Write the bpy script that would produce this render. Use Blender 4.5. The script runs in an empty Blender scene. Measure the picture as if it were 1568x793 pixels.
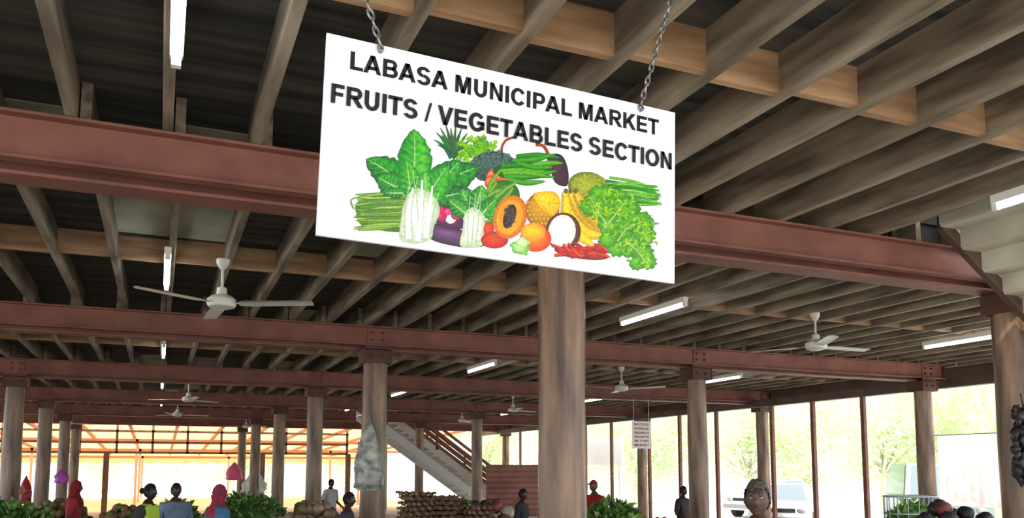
import bpy, math, random
from mathutils import Vector, Matrix, noise
random.seed(7)
CZ=1.75
def lin(c):
    return tuple((x/255/12.92 if x/255<=0.04045 else ((x/255+0.055)/1.055)**2.4) for x in c)
MATS={}
def mat(name,col,rough=0.6,metal=0.0,col2=None,nscale=3.0,stretch=(1,1,1),bump=0.0,detail=4,emis=0,transl=0,spec=0.5,vcol=False):
    if name in MATS: return MATS[name]
    m=bpy.data.materials.new(name); m.use_nodes=True
    nt=m.node_tree; n=nt.nodes; l=nt.links
    b=n['Principled BSDF']; out=n['Material Output']
    c=lin(col)+(1,)
    b.inputs['Base Color'].default_value=c
    b.inputs['Roughness'].default_value=rough
    b.inputs['Metallic'].default_value=metal
    b.inputs['Specular IOR Level'].default_value=spec
    if emis:
        b.inputs['Emission Color'].default_value=c
        b.inputs['Emission Strength'].default_value=emis
    if vcol:
        a=n.new('ShaderNodeVertexColor'); a.layer_name='Col'
        tc=n.new('ShaderNodeTexCoord'); ns=n.new('ShaderNodeTexNoise'); ns.inputs['Scale'].default_value=95; ns.inputs['Detail'].default_value=6; ns.inputs['Roughness'].default_value=0.7
        l.new(tc.outputs['Object'],ns.inputs['Vector'])
        mr=n.new('ShaderNodeMapRange'); mr.inputs['From Min'].default_value=0.3; mr.inputs['From Max'].default_value=0.7; mr.inputs['To Min'].default_value=0.62; mr.inputs['To Max'].default_value=1.18
        l.new(ns.outputs['Fac'],mr.inputs['Value'])
        vm=n.new('ShaderNodeVectorMath'); vm.operation='SCALE'
        l.new(a.outputs['Color'],vm.inputs[0]); l.new(mr.outputs['Result'],vm.inputs['Scale'])
        hs=n.new('ShaderNodeHueSaturation'); hs.inputs['Saturation'].default_value=1.15
        l.new(vm.outputs['Vector'],hs.inputs['Color']); l.new(hs.outputs['Color'],b.inputs['Base Color'])
    elif col2 is not None or bump>0:
        tc=n.new('ShaderNodeTexCoord'); mp=n.new('ShaderNodeMapping')
        mp.inputs['Scale'].default_value=stretch
        l.new(tc.outputs['Object'],mp.inputs['Vector'])
        ns=n.new('ShaderNodeTexNoise'); ns.inputs['Scale'].default_value=nscale; ns.inputs['Detail'].default_value=detail
        l.new(mp.outputs['Vector'],ns.inputs['Vector'])
        if col2 is not None:
            r=n.new('ShaderNodeValToRGB')
            r.color_ramp.elements[0].position=0.35; r.color_ramp.elements[1].position=0.68
            r.color_ramp.elements[0].color=lin(col2)+(1,); r.color_ramp.elements[1].color=c
            l.new(ns.outputs['Fac'],r.inputs['Fac']); l.new(r.outputs['Color'],b.inputs['Base Color'])
        if bump>0:
            bp=n.new('ShaderNodeBump'); bp.inputs['Strength'].default_value=bump; bp.inputs['Distance'].default_value=0.02
            l.new(ns.outputs['Fac'],bp.inputs['Height']); l.new(bp.outputs['Normal'],b.inputs['Normal'])
    if transl>0:
        t=n.new('ShaderNodeBsdfTranslucent'); t.inputs['Color'].default_value=c
        mx=n.new('ShaderNodeMixShader'); mx.inputs['Fac'].default_value=transl
        l.new(b.outputs['BSDF'],mx.inputs[1]); l.new(t.outputs['BSDF'],mx.inputs[2]); l.new(mx.outputs['Shader'],out.inputs['Surface'])
    MATS[name]=m
    return m

class B:
    def __init__(s): s.v=[];s.f=[];s.m=[];s.c=[]
    def add(s,vs,fs,m=0,col=None):
        o=len(s.v); s.v+= [tuple(v) for v in vs]; s.f+=[tuple(i+o for i in f) for f in fs]; s.m+=[m]*len(fs)
        if col is not None: s.c+= col if isinstance(col,list) else [col]*len(vs)
    def box(s,c,d,m=0,R=None):
        x,y,z=d[0]/2,d[1]/2,d[2]/2
        vs=[Vector((a*x,b*y,e*z)) for a in(-1,1) for b in(-1,1) for e in(-1,1)]
        if R is not None: vs=[R@v for v in vs]
        vs=[v+Vector(c) for v in vs]
        s.add(vs,[(0,1,3,2),(4,6,7,5),(0,4,5,1),(2,3,7,6),(0,2,6,4),(1,5,7,3)],m)
    def bx(s,x0,x1,y0,y1,z0,z1,m=0): s.box(((x0+x1)/2,(y0+y1)/2,(z0+z1)/2),(x1-x0,y1-y0,z1-z0),m)
    def tube(s,path,rad,n=12,m=0,caps=True,closed=False,flat=1.0,up=None):
        P=[Vector(p) for p in path]; k=len(P)
        if not isinstance(rad,(list,tuple)): rad=[rad]*k
        vs=[];prev=None
        for i in range(k):
            if closed: t=(P[(i+1)%k]-P[i-1])
            else: t=P[min(i+1,k-1)]-P[max(i-1,0)]
            t.normalize()
            if prev is None:
                a=Vector(up) if up else (Vector((0,0,1)) if abs(t.z)<0.9 else Vector((0,1,0)))
            else: a=prev
            u=a-t*a.dot(t)
            if u.length<1e-6: u=t.orthogonal()
            u.normalize(); w=t.cross(u); prev=u
            for j in range(n):
                q=2*math.pi*j/n
                vs.append(P[i]+u*math.cos(q)*rad[i]*flat+w*math.sin(q)*rad[i])
        fs=[]
        for i in range(k if closed else k-1):
            for j in range(n):
                a=i*n+j;b=i*n+(j+1)%n;c=((i+1)%k)*n+(j+1)%n;d=((i+1)%k)*n+j
                fs.append((a,b,c,d))
        if caps and not closed:
            fs.append(tuple(range(n-1,-1,-1))); fs.append(tuple((k-1)*n+j for j in range(n)))
        s.add(vs,fs,m)
    def lathe(s,c,prof,n=24,m=0):
        vs=[]
        for r,z in prof:
            for j in range(n):
                q=2*math.pi*j/n; vs.append((c[0]+r*math.cos(q),c[1]+r*math.sin(q),c[2]+z))
        fs=[]
        for i in range(len(prof)-1):
            for j in range(n):
                fs.append((i*n+j,i*n+(j+1)%n,(i+1)*n+(j+1)%n,(i+1)*n+j))
        s.add(vs,fs,m)
    def ball(s,c,r,m=0,n=12,k=8,nz=0.0,R=None):
        if not isinstance(r,(list,tuple)): r=(r,r,r)
        vs=[]
        for i in range(k+1):
            th=math.pi*i/k
            for j in range(n):
                q=2*math.pi*j/n
                d=Vector((math.sin(th)*math.cos(q),math.sin(th)*math.sin(q),math.cos(th)))
                e=1+nz*noise.noise(d*2.3+Vector(c)*3)
                p=Vector((d.x*r[0]*e,d.y*r[1]*e,d.z*r[2]*e))
                if R is not None: p=R@p
                vs.append(p+Vector(c))
        fs=[]
        for i in range(k):
            for j in range(n):
                fs.append((i*n+j,(i+1)*n+j,(i+1)*n+(j+1)%n,i*n+(j+1)%n))
        s.add(vs,fs,m)
    def obj(s,name,mats,smooth=False,loc=(0,0,0),rot=(0,0,0),parent=None,angle=None):
        me=bpy.data.meshes.new(name); me.from_pydata(s.v,[],s.f)
        for m in mats: me.materials.append(m)
        me.polygons.foreach_set('material_index',s.m)
        if smooth: me.polygons.foreach_set('use_smooth',[True]*len(s.f))
        if s.c:
            at=me.color_attributes.new('Col','FLOAT_COLOR','POINT')
            for i,c in enumerate(s.c): at.data[i].color=(c[0],c[1],c[2],1)
        me.update()
        o=bpy.data.objects.new(name,me); bpy.context.collection.objects.link(o)
        o.location=loc; o.rotation_euler=rot
        if parent: o.parent=parent
        if smooth and angle:
            try: me.set_sharp_from_angle(angle=angle)
            except Exception: pass
        return o

# ---------------- materials
M_steel=mat('maroon_painted_steel',(136,88,74),0.55,0,(112,70,59),2.5,(1,1,1),0.05,6,spec=0.3)
M_steel_d=mat('maroon_steel_dark',(98,62,53),0.6,0,(78,48,41),2.5,spec=0.3)
M_joist=mat('joist_timber',(162,145,122),0.75,0,(98,85,69),1.6,(6,0.8,6),0.15,7)
M_block=mat('blocking_timber',(184,146,108),0.75,0,(134,100,70),2,(0.8,6,6),0.1)
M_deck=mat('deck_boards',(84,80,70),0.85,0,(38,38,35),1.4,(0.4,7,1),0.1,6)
M_ply=mat('light_plywood',(194,190,168),0.8,0,(148,144,122),1.5)
M_pole=mat('timber_pole',(150,118,92),0.34,0,(74,54,41),2.4,(3.5,3.5,0.5),0.5,8)
M_perim=mat('perimeter_timber',(98,76,64),0.6,0,(74,55,46),2)
M_white=mat('white_enamel',(232,230,222),0.35)
M_fan=mat('fan_enamel',(206,202,190),0.35)
M_tube=mat('fluorescent_glow',(234,246,255),0.4,emis=14)
M_floor=mat('concrete_floor',(186,184,178),0.7,0,(158,156,150),0.8,(1,1,1),0.1)
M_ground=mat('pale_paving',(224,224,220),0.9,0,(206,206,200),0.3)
M_bolt=mat('bolt_steel',(84,58,54),0.4,0.6)
M_galv=mat('galvanised_chain',(170,170,168),0.35,0.7,(120,118,115),20)
M_metal=mat('metal_grey',(150,150,150),0.4,0.7)
M_sign=mat('sign_board_white',(236,236,241),0.35)
M_black=mat('sign_letter_black',(8,8,10),0.5)
M_print=mat('sign_print',(255,255,255),0.4,vcol=True)

# ---------------- camera
cd=bpy.data.cameras.new('camera'); cam=bpy.data.objects.new('camera',cd); bpy.context.collection.objects.link(cam)
cam.location=(0,0,CZ); cam.rotation_euler=(math.radians(90+5.85),0,math.radians(-23))
cd.sensor_width=36; cd.lens=29.12; cd.shift_y=0.122; cd.clip_end=500
bpy.context.scene.camera=cam

# ---------------- floor / ground
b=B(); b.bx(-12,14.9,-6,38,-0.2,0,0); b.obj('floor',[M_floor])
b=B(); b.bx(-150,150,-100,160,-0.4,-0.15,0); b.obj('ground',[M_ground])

# ---------------- beams
YB=[5.45,11.72,17.7,23.7,29.6,35.5]
XR=[7.6,14.1,14.9,14.9,14.9,14.9]
COLS={0:[-2.5,2.71,7.62],1:[-2.64,2.82,8.39,13.7],2:[-2.5,3.0,8.75,14.75],3:[-2.66,3.04,8.9,14.75],4:[-2.77,3.02,8.84,14.75],5:[-2.95,3.1,9.0,14.75]}
zt=2.03+CZ
for i,Y in enumerate(YB):
    b=B(); x0=-12; x1=XR[i]
    yf=Y-0.2
    b.bx(x0,x1,yf+0.075,yf+0.09,1.75+CZ,zt,0)
    b.bx(x0,x1,yf,yf+0.075,1.75+CZ,1.768+CZ,0)
    b.bx(x0,x1,yf,yf+0.075,zt-0.018,zt,0)
    b.bx(x0,x1,Y-0.05,Y+0.17,1.70+CZ,1.72+CZ,0)
    b.bx(x0,x1,Y+0.05,Y+0.065,1.72+CZ,zt-0.02,0)
    b.bx(x0,x1,Y-0.05,Y+0.17,zt-0.02,zt,0)
    b.bx(x1,x1+0.02,Y-0.2,Y+0.17,1.70+CZ,zt,1)
    for X in COLS[i]:
        hw=0.19 if i else 0.17
        b.bx(X-hw,X+hw,Y-0.18,Y-0.165,1.5+CZ,1.75+CZ,1)
        b.bx(X-hw,X+hw,Y+0.165,Y+0.18,1.5+CZ,1.72+CZ,1)
        b.bx(X-hw-0.01,X-hw+0.005,Y-0.19,Y+0.19,1.5+CZ,1.7+CZ,1)
        b.bx(X+hw-0.005,X+hw+0.01,Y-0.19,Y+0.19,1.5+CZ,1.7+CZ,1)
        b.bx(X-hw,X+hw,Y-0.18,Y+0.18,1.69+CZ,1.70+CZ,1)
        b.bx(X-0.14,X+0.14,yf+0.055,yf+0.075,1.78+CZ,2.0+CZ,0)
        for dx in(-0.08,0.08):
            for z in (1.84,1.94):
                b.tube([(X+dx,yf+0.055,z+CZ),(X+dx,yf+0.03,z+CZ)],0.02,6,2)
            b.tube([(X+dx,Y-0.18,1.6+CZ),(X+dx,Y-0.205,1.6+CZ)],0.02,6,2)
    b.obj('steel_beam',[M_steel,M_steel_d,M_bolt])
# ---------------- columns
def pole(x,y,r,top):
    b=B(); n=40; ks=60; vs=[]
    for k in range(ks+1):
        z=top*k/ks
        for j in range(n):
            q=2*math.pi*j/n
            rr=r*(1.03-0.06*k/ks)+0.014*noise.noise(Vector((math.cos(q)*1.2+x,math.sin(q)*1.2+y,z*0.9)))+0.006*noise.noise(Vector((math.cos(q)*6+x,math.sin(q)*6,z*1.5)))+0.003*noise.noise(Vector((math.cos(q)*14+x,math.sin(q)*14,z*6)))
            vs.append((rr*math.cos(q),rr*math.sin(q),z))
    fs=[(i*n+j,i*n+(j+1)%n,(i+1)*n+(j+1)%n,(i+1)*n+j) for i in range(ks) for j in range(n)]
    fs.append(tuple(ks*n+j for j in range(n)))
    b.add(vs,fs,0)
    return b.obj('timber_column',[M_pole],True,loc=(x,y,0))
for i,Y in enumerate(YB):
    for X in COLS[i]:
        r=0.178 if i<2 else 0.165
        if i==1 and X>5: r=0.165
        pole(X,Y,r,1.6+CZ)

# ---------------- joists, blocking, deck
zj0=2.035+CZ; zj1=2.285+CZ
bays=[(-1.6,5.45)]+[(YB[i],YB[i+1]) for i in range(5)]
b=B(); bk=B(); dk=B(); pl=B()
for bi,(ya,yb) in enumerate(bays):
    xmax=7.7 if bi==0 else 14.9
    x=-11.44; xs=[]
    off=0.04 if bi%2 else -0.03
    while x<xmax:
        xs.append(x)
        y1=yb+0.12; y0=ya-0.12
        if bi==0 and x>6.15: y1=4.1
        b.bx(x+off-0.03,x+off+0.03,y0,y1,zj0,zj1,0)
        x+=0.52
    for ym in ([3.42,0.4] if bi==0 else [ya+3.35]):
        for k in range(len(xs)-1):
            st=0.05*(k%2)
            bk.bx(xs[k]+off+0.03,xs[k+1]+off-0.03,ym+st-0.025,ym+st+0.025,zj0+0.02,zj1,0)
    if bi==0:
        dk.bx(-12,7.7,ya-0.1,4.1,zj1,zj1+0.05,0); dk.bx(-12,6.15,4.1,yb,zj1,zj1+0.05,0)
        dk.bx(6.15,12.5,3.9,5.6,4.9,4.95,0)
        dk.bx(6.1,6.15,4.1,5.5,zj1,4.9,0); dk.bx(6.15,12.5,5.5,5.55,zj1-0.2,4.9,0)
    else:
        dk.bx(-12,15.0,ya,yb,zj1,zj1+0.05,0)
        R_=random.Random(bi*11)
        for k in range(len(xs)-1):
            if xs[k]<4.6: pr=0.12
            else: pr=0.6
            for (p0,p1) in ((ya+0.3,ya+1.8),(ya+1.82,ya+3.2),(ya+3.5,ya+4.9)):
                if R_.random()<pr*(1.0 if bi==1 else 0.7):
                    pl.bx(xs[k]+off+0.03,xs[k+1]+off-0.03,p0,p1,zj1-0.012,zj1-0.001,0)
b.obj('ceiling_joists',[M_joist]); bk.obj('ceiling_blocking',[M_block]); dk.obj('ceiling',[M_deck])
pl.obj('ceiling_plywood_panels',[M_ply])
b=B(); b.bx(0.1,1.95,2.33,2.39,1.985+CZ,2.034+CZ); b.obj('sign_hanging_batten',[M_joist])

# ---------------- perimeter right
b=B()
b.bx(14.3,14.5,8.2,38,1.60+CZ,1.78+CZ,0)
b.bx(14.9,15.05,6.0,38,1.72+CZ,2.35+CZ,0)
b.bx(7.75,14.9,5.7,5.85,2.0+CZ,2.3+CZ,0)
b.obj('trim_perimeter_beam',[M_perim])
for Y in [10.4,12.3,13.9,15.45,16.9,19.2,21.0,22.7,25.1,27.0,28.6,31.0,33.0]:
    b=B(); b.bx(14.36,14.44,Y-0.05,Y+0.05,0,1.6+CZ); b.bx(14.32,14.48,Y-0.09,Y+0.09,0,0.015)
    b.obj('perimeter_post',[M_steel])
b=B(); b.bx(16.5,16.6,28,36,1.9,3.0)
for y in (28.2,32,35.8): b.bx(16.5,16.62,y-0.06,y+0.06,-0.15,1.9)
b.obj('outdoor_hoarding',[mat('hoarding_pale',(232,230,224),0.8,0,(212,214,212),0.6)])

# ---------------- end lattice + annex
b=B()
for z in (2.35,2.75,3.2): b.bx(-12,7.6,36.2,36.3,z,z+0.09)
x=-12
while x<7.6:
    b.bx(x,x+0.09,36.2,36.3,2.35,3.75); x+=1.3
for X in (-9,-1.9,4.0,7.6): b.bx(X-0.1,X+0.1,36.15,36.35,0,2.4)
b.obj('trim_end_lattice',[mat('tan_timber',(160,112,82),0.7,0,(126,86,62),2)])
M_or=mat('orange_roof_sheet',(246,198,146),0.7,0,(240,172,110),0.8,transl=0.5)
b=B()
vs=[];nx=60
for j,(y,z) in enumerate([(37,3.6),(60,2.75)]):
    for i in range(nx+1):
        vs.append((-30+i*0.75,y,z+0.05*(i%2)))
b.add(vs,[(i,i+1,nx+2+i,nx+1+i) for i in range(nx)],0)
x=-30
while x<15:
    b.add([(x,37,3.5),(x+0.12,37,3.5),(x+0.12,60,2.65),(x,60,2.65),(x,37,3.62),(x+0.12,37,3.62),(x+0.12,60,2.77),(x,60,2.77)],[(0,1,2,3),(4,5,6,7),(0,3,7,4),(1,2,6,5)],1); x+=1.8
for y in (44,52,60):
    z=3.45-(y-37)*0.037
    b.bx(-30,15,y-0.06,y+0.06,z-0.15,z,1)
    x=-28
    while x<15: b.bx(x-0.06,x+0.06,y-0.06,y+0.06,-0.15,z,2); x+=5.4
vs=[];N=240
for i in range(N+1):
    X=-30+45*i/N; vs.append((X,60.2,2.75)); vs.append((X,60.2+0.04*math.sin(i),2.2-0.12*abs(math.sin(i*0.55))))
b.add(vs,[(2*i,2*i+2,2*i+3,2*i+1) for i in range(N)],0)
b.obj('annex_canopy',[M_or,mat('annex_rafter',(190,138,98),0.7),mat('annex_post',(200,180,160),0.7)])

# ---------------- stairs
def stair(name,x0,z0,x1,z1,ya,yb,m_s,m_t,rail=None,solid=False,sh=0.32,soff=0.08):
    b=B(); n=int((z0-z1)/0.175); dx=(x1-x0)/n; dz=(z1-z0)/n
    for y in (ya,yb-0.06):
        b.add([(x0,y,z0),(x1,y,z1),(x1,y,z1-sh),(x0,y,z0-sh),(x0,y+0.06,z0),(x1,y+0.06,z1),(x1,y+0.06,z1-sh),(x0,y+0.06,z0-sh)],
              [(0,1,2,3),(7,6,5,4),(0,4,5,1),(3,2,6,7),(0,3,7,4),(1,5,6,2)],0)
    for i in range(n):
        X=x0+dx*(i+0.5); Z=z0+dz*(i+0.5)-soff
        b.bx(X-abs(dx)*0.62,X+abs(dx)*0.62,ya+0.06,yb-0.06,Z-0.04,Z,1)
        if solid: b.bx(X-abs(dx)*0.6-0.02,X-abs(dx)*0.6,ya+0.06,yb-0.06,Z-0.02,Z+0.16,1)
    if rail is not None:
        for y in (ya,yb-0.05):
            for k,h in enumerate((0.15,0.4,0.65,0.9)):
                b.add([(x0,y-0.03,z0+h),(x1,y-0.03,z1+h),(x1,y-0.03,z1+h-0.14),(x0,y-0.03,z0+h-0.14),(x0,y,z0+h),(x1,y,z1+h),(x1,y,z1+h-0.14),(x0,y,z0+h-0.14)],
                  [(0,1,2,3),(7,6,5,4),(0,4,5,1),(3,2,6,7),(0,3,7,4),(1,5,6,2)],2)
            for t in (0.02,0.33,0.66,0.97):
                X=x0+(x1-x0)*t;Z=z0+(z1-z0)*t
                b.bx(X-0.04,X+0.04,y,y+0.05,Z-0.1,Z+0.95,2)
    return b.obj(name,[m_s,m_t,M_steel])
M_cream=mat('cream_paint',(206,200,180),0.6,0,(176,168,148),2)
M_pale=mat('pale_stair_paint',(200,194,186),0.6)
stair('staircase',6.34,4.0,12.0,0.0,4.2,5.18,M_perim,M_cream,solid=True,sh=0.13,soff=-0.02)
stair('staircase',6.1,3.7,10.95,0.3,26.6,27.9,M_pale,M_pale)
stair('staircase',8.2,3.7,13.0,0.3,30.4,31.7,M_pale,M_pale,rail=1)
b=B(); b.bx(11.0,13.8,28.25,28.35,0,1.9)
for k in range(9): b.bx(11.0,13.8,28.2,28.25,0.08+k*0.2,0.22+k*0.2)
b.obj('slatted_screen',[M_steel])

# ---------------- lights
def lamp(X,Y):
    b=B(); z=1.97+CZ; L=1.5
    b.bx(X-0.03,X+0.03,Y-L/2,Y+L/2,z,z+0.064,0)
    for e in(-1,1): b.bx(X-0.022,X+0.022,Y+e*(L/2-0.02)-0.02,Y+e*(L/2-0.02)+0.02,z-0.05,z,0)
    b.tube([(X,Y-L/2+0.03,z-0.028),(X,Y+L/2-0.03,z-0.028)],0.022,12,1)
    b.obj('fluorescent_batten_light',[M_white,M_tube],False)
for X in (0.0,5.68,11.3):
    for Y in (3.4,8.85,14.9,20.9,26.9,32.5):
        if X==11.3 and Y<4: continue
        lamp(X,Y)
# ---------------- fans
def fan(X,Y,ang,R=0.9,hub=1.6,rod_top=2.035):
    b=B(); z=hub+CZ; t=rod_top+CZ
    b.lathe((X,Y,t),[(0.0,0),(0.065,0),(0.06,-0.04),(0.03,-0.09),(0.014,-0.1)],16,0)
    b.tube([(X,Y,t-0.08),(X,Y,z+0.08)],0.014,10,0)
    b.lathe((X,Y,z),[(0.014,0.17),(0.045,0.15),(0.05,0.09),(0.1,0.07),(0.135,0.04),(0.14,0.0),(0.125,-0.035),(0.08,-0.05),(0.0,-0.055)],24,0)
    for k in range(3):
        a=math.radians(ang+120*k); d=Vector((math.cos(a),math.sin(a),0)); s=Vector((-d.y,d.x,0))
        c=Vector((X,Y,z))
        b.tube([c+d*0.1,c+d*0.2],0.02,8,0,flat=0.35)
        vs=[];pr=[(0.17,0.03),(0.22,0.06),(0.3,0.076),(0.5,0.075),(0.7,0.071),(R-0.03,0.065),(R,0.05)]
        for rr,w in pr:
            for e in(-1,0,1):
                vs.append(c+d*rr+s*w*e+Vector((0,0,-0.008*e+(0.007 if e==0 else 0))))
        m=len(pr); fs=[(i*3+j,i*3+j+1,i*3+j+4,i*3+j+3) for i in range(m-1) for j in range(2)]
        vs2=[v+Vector((0,0,-0.01)) for v in vs]
        b.add(vs,fs,0); b.add(vs2,[f[::-1] for f in fs],0)
    b.obj('ceiling_fan',[M_fan],True,angle=0.6)
fan(0.5,8.41,94); fan(7.87,8.34,120); fan(8.48,14.35,70); fan(8.9,20.9,20); fan(0.57,20.6,40); fan(0.45,26.5,10)
fan(3.0,33.0,80); fan(-3.0,33.0,25); fan(9.3,26.2,50)

# ---------------- market sign
TLX,TLZ=0.407,1.283; SY=2.36; A=0.028
sign=bpy.data.objects.new('hanging_market_sign',None); bpy.context.collection.objects.link(sign)
sign.location=(TLX,SY,TLZ+CZ); sign.rotation_euler=(0,A,0)
W,H=1.22,0.614
b=B(); b.bx(0,W,0,0.012,-H,0)
b.obj('board',[M_sign],parent=sign)
f_=1268.0;cp=math.cos(math.radians(5.85));sp=math.sin(math.radians(5.85));ct=math.cos(math.radians(23));st_=math.sin(math.radians(23))
def art(px,py):
    # artwork digitising space -> board coordinates (metres right of / below top-left corner)
    u=(px-784)/f_; v=(588-py)/f_
    fh=cp-v*sp; z=sp+v*cp; X=u*ct+fh*st_; Yy=-u*st_+fh*ct
    X=X/Yy*SY-TLX; Z=z/Yy*SY-TLZ
    return (X*math.cos(A)-Z*math.sin(A), X*math.sin(A)+Z*math.cos(A))
def rc(x0,y0,x1,y1): return [[(x0,y0),(x1,y0),(x1,y1),(x0,y1)]]
def arc(cx,cy,ro,so,ri,si,a0,a1,n=20):
    out=[]
    for i in range(n):
        a=math.radians(a0+(a1-a0)*i/n); c=math.radians(a0+(a1-a0)*(i+1)/n)
        out.append([(cx+ro*math.cos(a),cy+so*math.sin(a)),(cx+ro*math.cos(c),cy+so*math.sin(c)),(cx+ri*math.cos(c),cy+si*math.sin(c)),(cx+ri*math.cos(a),cy+si*math.sin(a))])
    return out
ST=rc(.09,0,.335,1)
GLY={
'A':(1.0,[[(-.01,0),(.24,0),(.64,1),(.365,1)],[(1.01,0),(.76,0),(.36,1),(.635,1)]]+rc(.25,.20,.76,.39)),
'B':(1.0,ST+rc(.3,.81,.6,1)+rc(.3,.415,.64,.60)+rc(.3,0,.62,.19)+arc(.60,.715,.30,.285,.075,.105,-90,90)+arc(.62,.295,.34,.295,.105,.105,-90,90)),
'C':(1.0,arc(.53,.5,.49,.52,.235,.325,32,325,32)),
'E':(.91,ST+rc(.3,0,.87,.195)+rc(.3,.41,.81,.60)+rc(.3,.805,.85,1)),
'F':(.84,ST+rc(.3,.40,.74,.59)+rc(.3,.805,.80,1)),
'G':(1.08,arc(.55,.5,.50,.52,.245,.325,36,320,32)+rc(.57,.375,1.02,.565)+rc(.78,.12,1.02,.5)),
'I':(.40,rc(.08,0,.325,1)),
'K':(1.0,ST+[[(.31,.24),(.31,.57),(.69,1),(1.0,1)],[(.40,.45),(.58,.65),(1.04,0),(.74,0)]]),
'L':(.84,ST+rc(.3,0,.82,.195)),
'M':(1.163,rc(.09,0,.31,1)+rc(.853,0,1.073,1)+[[(.15,1),(.41,1),(.70,0),(.462,0)],[(1.013,1),(.753,1),(.462,0),(.70,0)]]),
'N':(1.0,rc(.09,0,.315,1)+rc(.69,0,.915,1)+[[(.1,1),(.335,1),(.908,0),(.675,0)]]),
'O':(1.08,arc(.54,.5,.505,.52,.25,.325,0,360,36)),
'P':(.92,ST+rc(.3,.805,.57,1)+rc(.3,.35,.57,.54)+arc(.56,.675,.345,.325,.10,.135,-90,90)),
'R':(1.0,ST+rc(.3,.81,.63,1)+rc(.3,.40,.63,.585)+arc(.62,.70,.325,.30,.09,.115,-90,90)+[[(.40,.43),(.66,.50),(1.04,0),(.745,0)]]),
'S':(.93,arc(.46,.715,.40,.305,.155,.125,16,270,24)+arc(.47,.285,.415,.305,.165,.12,-162,90,24)),
'T':(.84,rc(.01,.805,.83,1)+rc(.30,0,.545,.9)),
'U':(1.0,rc(.09,.38,.335,1)+rc(.67,.38,.915,1)+arc(.5025,.385,.4125,.405,.1675,.205,180,360)),
'V':(.92,[[(-.01,1),(.25,1),(.585,0),(.335,0)],[(.93,1),(.67,1),(.335,0),(.585,0)]]),
'D':(1.0,ST+rc(.3,.81,.45,1)+rc(.3,0,.45,.19)+arc(.45,.5,.48,.5,.24,.31,-90,90)),
'H':(1.0,ST+rc(.68,0,.915,1)+rc(.3,.41,.7,.60)),
'W':(1.3,[[(0,1),(.24,1),(.45,0),(.22,0)],[(.65,1),(.53,1),(.22,0),(.45,0)],[(.65,1),(.77,1),(1.08,0),(.85,0)],[(1.3,1),(1.06,1),(.85,0),(1.08,0)]]),
'/':(.42,[[(0,-.02),(.15,-.02),(.43,1.02),(.28,1.02)]]),' ':(.36,[])}
def textmesh(txt,x0,x1,ztop,cap,y=-0.0008,m=None,par=None,nm='lettering'):
    tot=sum(GLY[c][0] for c in txt); sx=(x1-x0)/tot
    b=B(); x=0
    for c in txt:
        w,ps=GLY[c]
        for p in ps:
            a=sum(p[i][0]*p[(i+1)%len(p)][1]-p[(i+1)%len(p)][0]*p[i][1] for i in range(len(p)))
            if a<0: p=p[::-1]
            b.add([(x0+(x+q[0])*sx,y,ztop-cap+q[1]*cap) for q in p],[tuple(range(len(p)))],0)
        x+=w
    return b.obj(nm,[m or M_black],parent=par)
textmesh('LABASA MUNICIPAL MARKET',0.068,1.153,-0.040,0.057,par=sign)
textmesh('FRUITS / VEGETABLES SECTION',0.016,1.209,-0.153,0.060,par=sign,y=-0.0042)
pb=B(); LAY=[0]
def lay():
    LAY[0]+=1; return -0.0004-0.0000018*LAY[0]
def star(pts,col,hi=None,mid=0.55,sm=True,off=(0,0)):
    P=[art(*p) for p in pts]
    if sm:
        Q=[];n=len(P)
        for i in range(n):
            p0,p1,p2,p3=P[i-1],P[i],P[(i+1)%n],P[(i+2)%n]
            for t in (0,0.25,0.5,0.75):
                Q.append(tuple(0.5*((2*p1[k])+(-p0[k]+p2[k])*t+(2*p0[k]-5*p1[k]+4*p2[k]-p3[k])*t*t+(-p0[k]+3*p1[k]-3*p2[k]+p3[k])*t**3) for k in(0,1)))
        P=Q
    n=len(P); cx=sum(p[0] for p in P)/n; cz=sum(p[1] for p in P)/n
    y=lay()
    if hi is None: hi=tuple(min(255,c+30) for c in col)
    c0=lin(col); c1=lin(hi); cm=tuple((a+b_)/2 for a,b_ in zip(c0,c1))
    hx,hz=cx-0.12*(max(p[0] for p in P)-min(p[0] for p in P)),cz+0.12*(max(p[1] for p in P)-min(p[1] for p in P))
    vs=[(p[0],y,p[1]) for p in P]+[(hx+(p[0]-hx)*mid,y,hz+(p[1]-hz)*mid) for p in P]+[(hx,y,hz)]
    cs=[c0]*n+[cm]*n+[c1]
    fs=[(i,(i+1)%n,n+(i+1)%n,n+i) for i in range(n)]+[(n+i,n+(i+1)%n,2*n) for i in range(n)]
    pb.add(vs,fs,0,cs)
def ell(cx,cy,rx,ry,col,hi=None,rot=0,lob=0,amp=0,n=24):
    pts=[]
    for i in range(n):
        q=2*math.pi*i/n; e=1+amp*math.sin(q*lob+cx)+ (amp*0.6*math.sin(q*(lob+3)+cy) if amp else 0)
        x=rx*math.cos(q)*e;y=ry*math.sin(q)*e
        a=math.radians(rot); pts.append((cx+x*math.cos(a)-y*math.sin(a),cy+x*math.sin(a)+y*math.cos(a)))
    star(pts,col,hi,sm=False)
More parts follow.
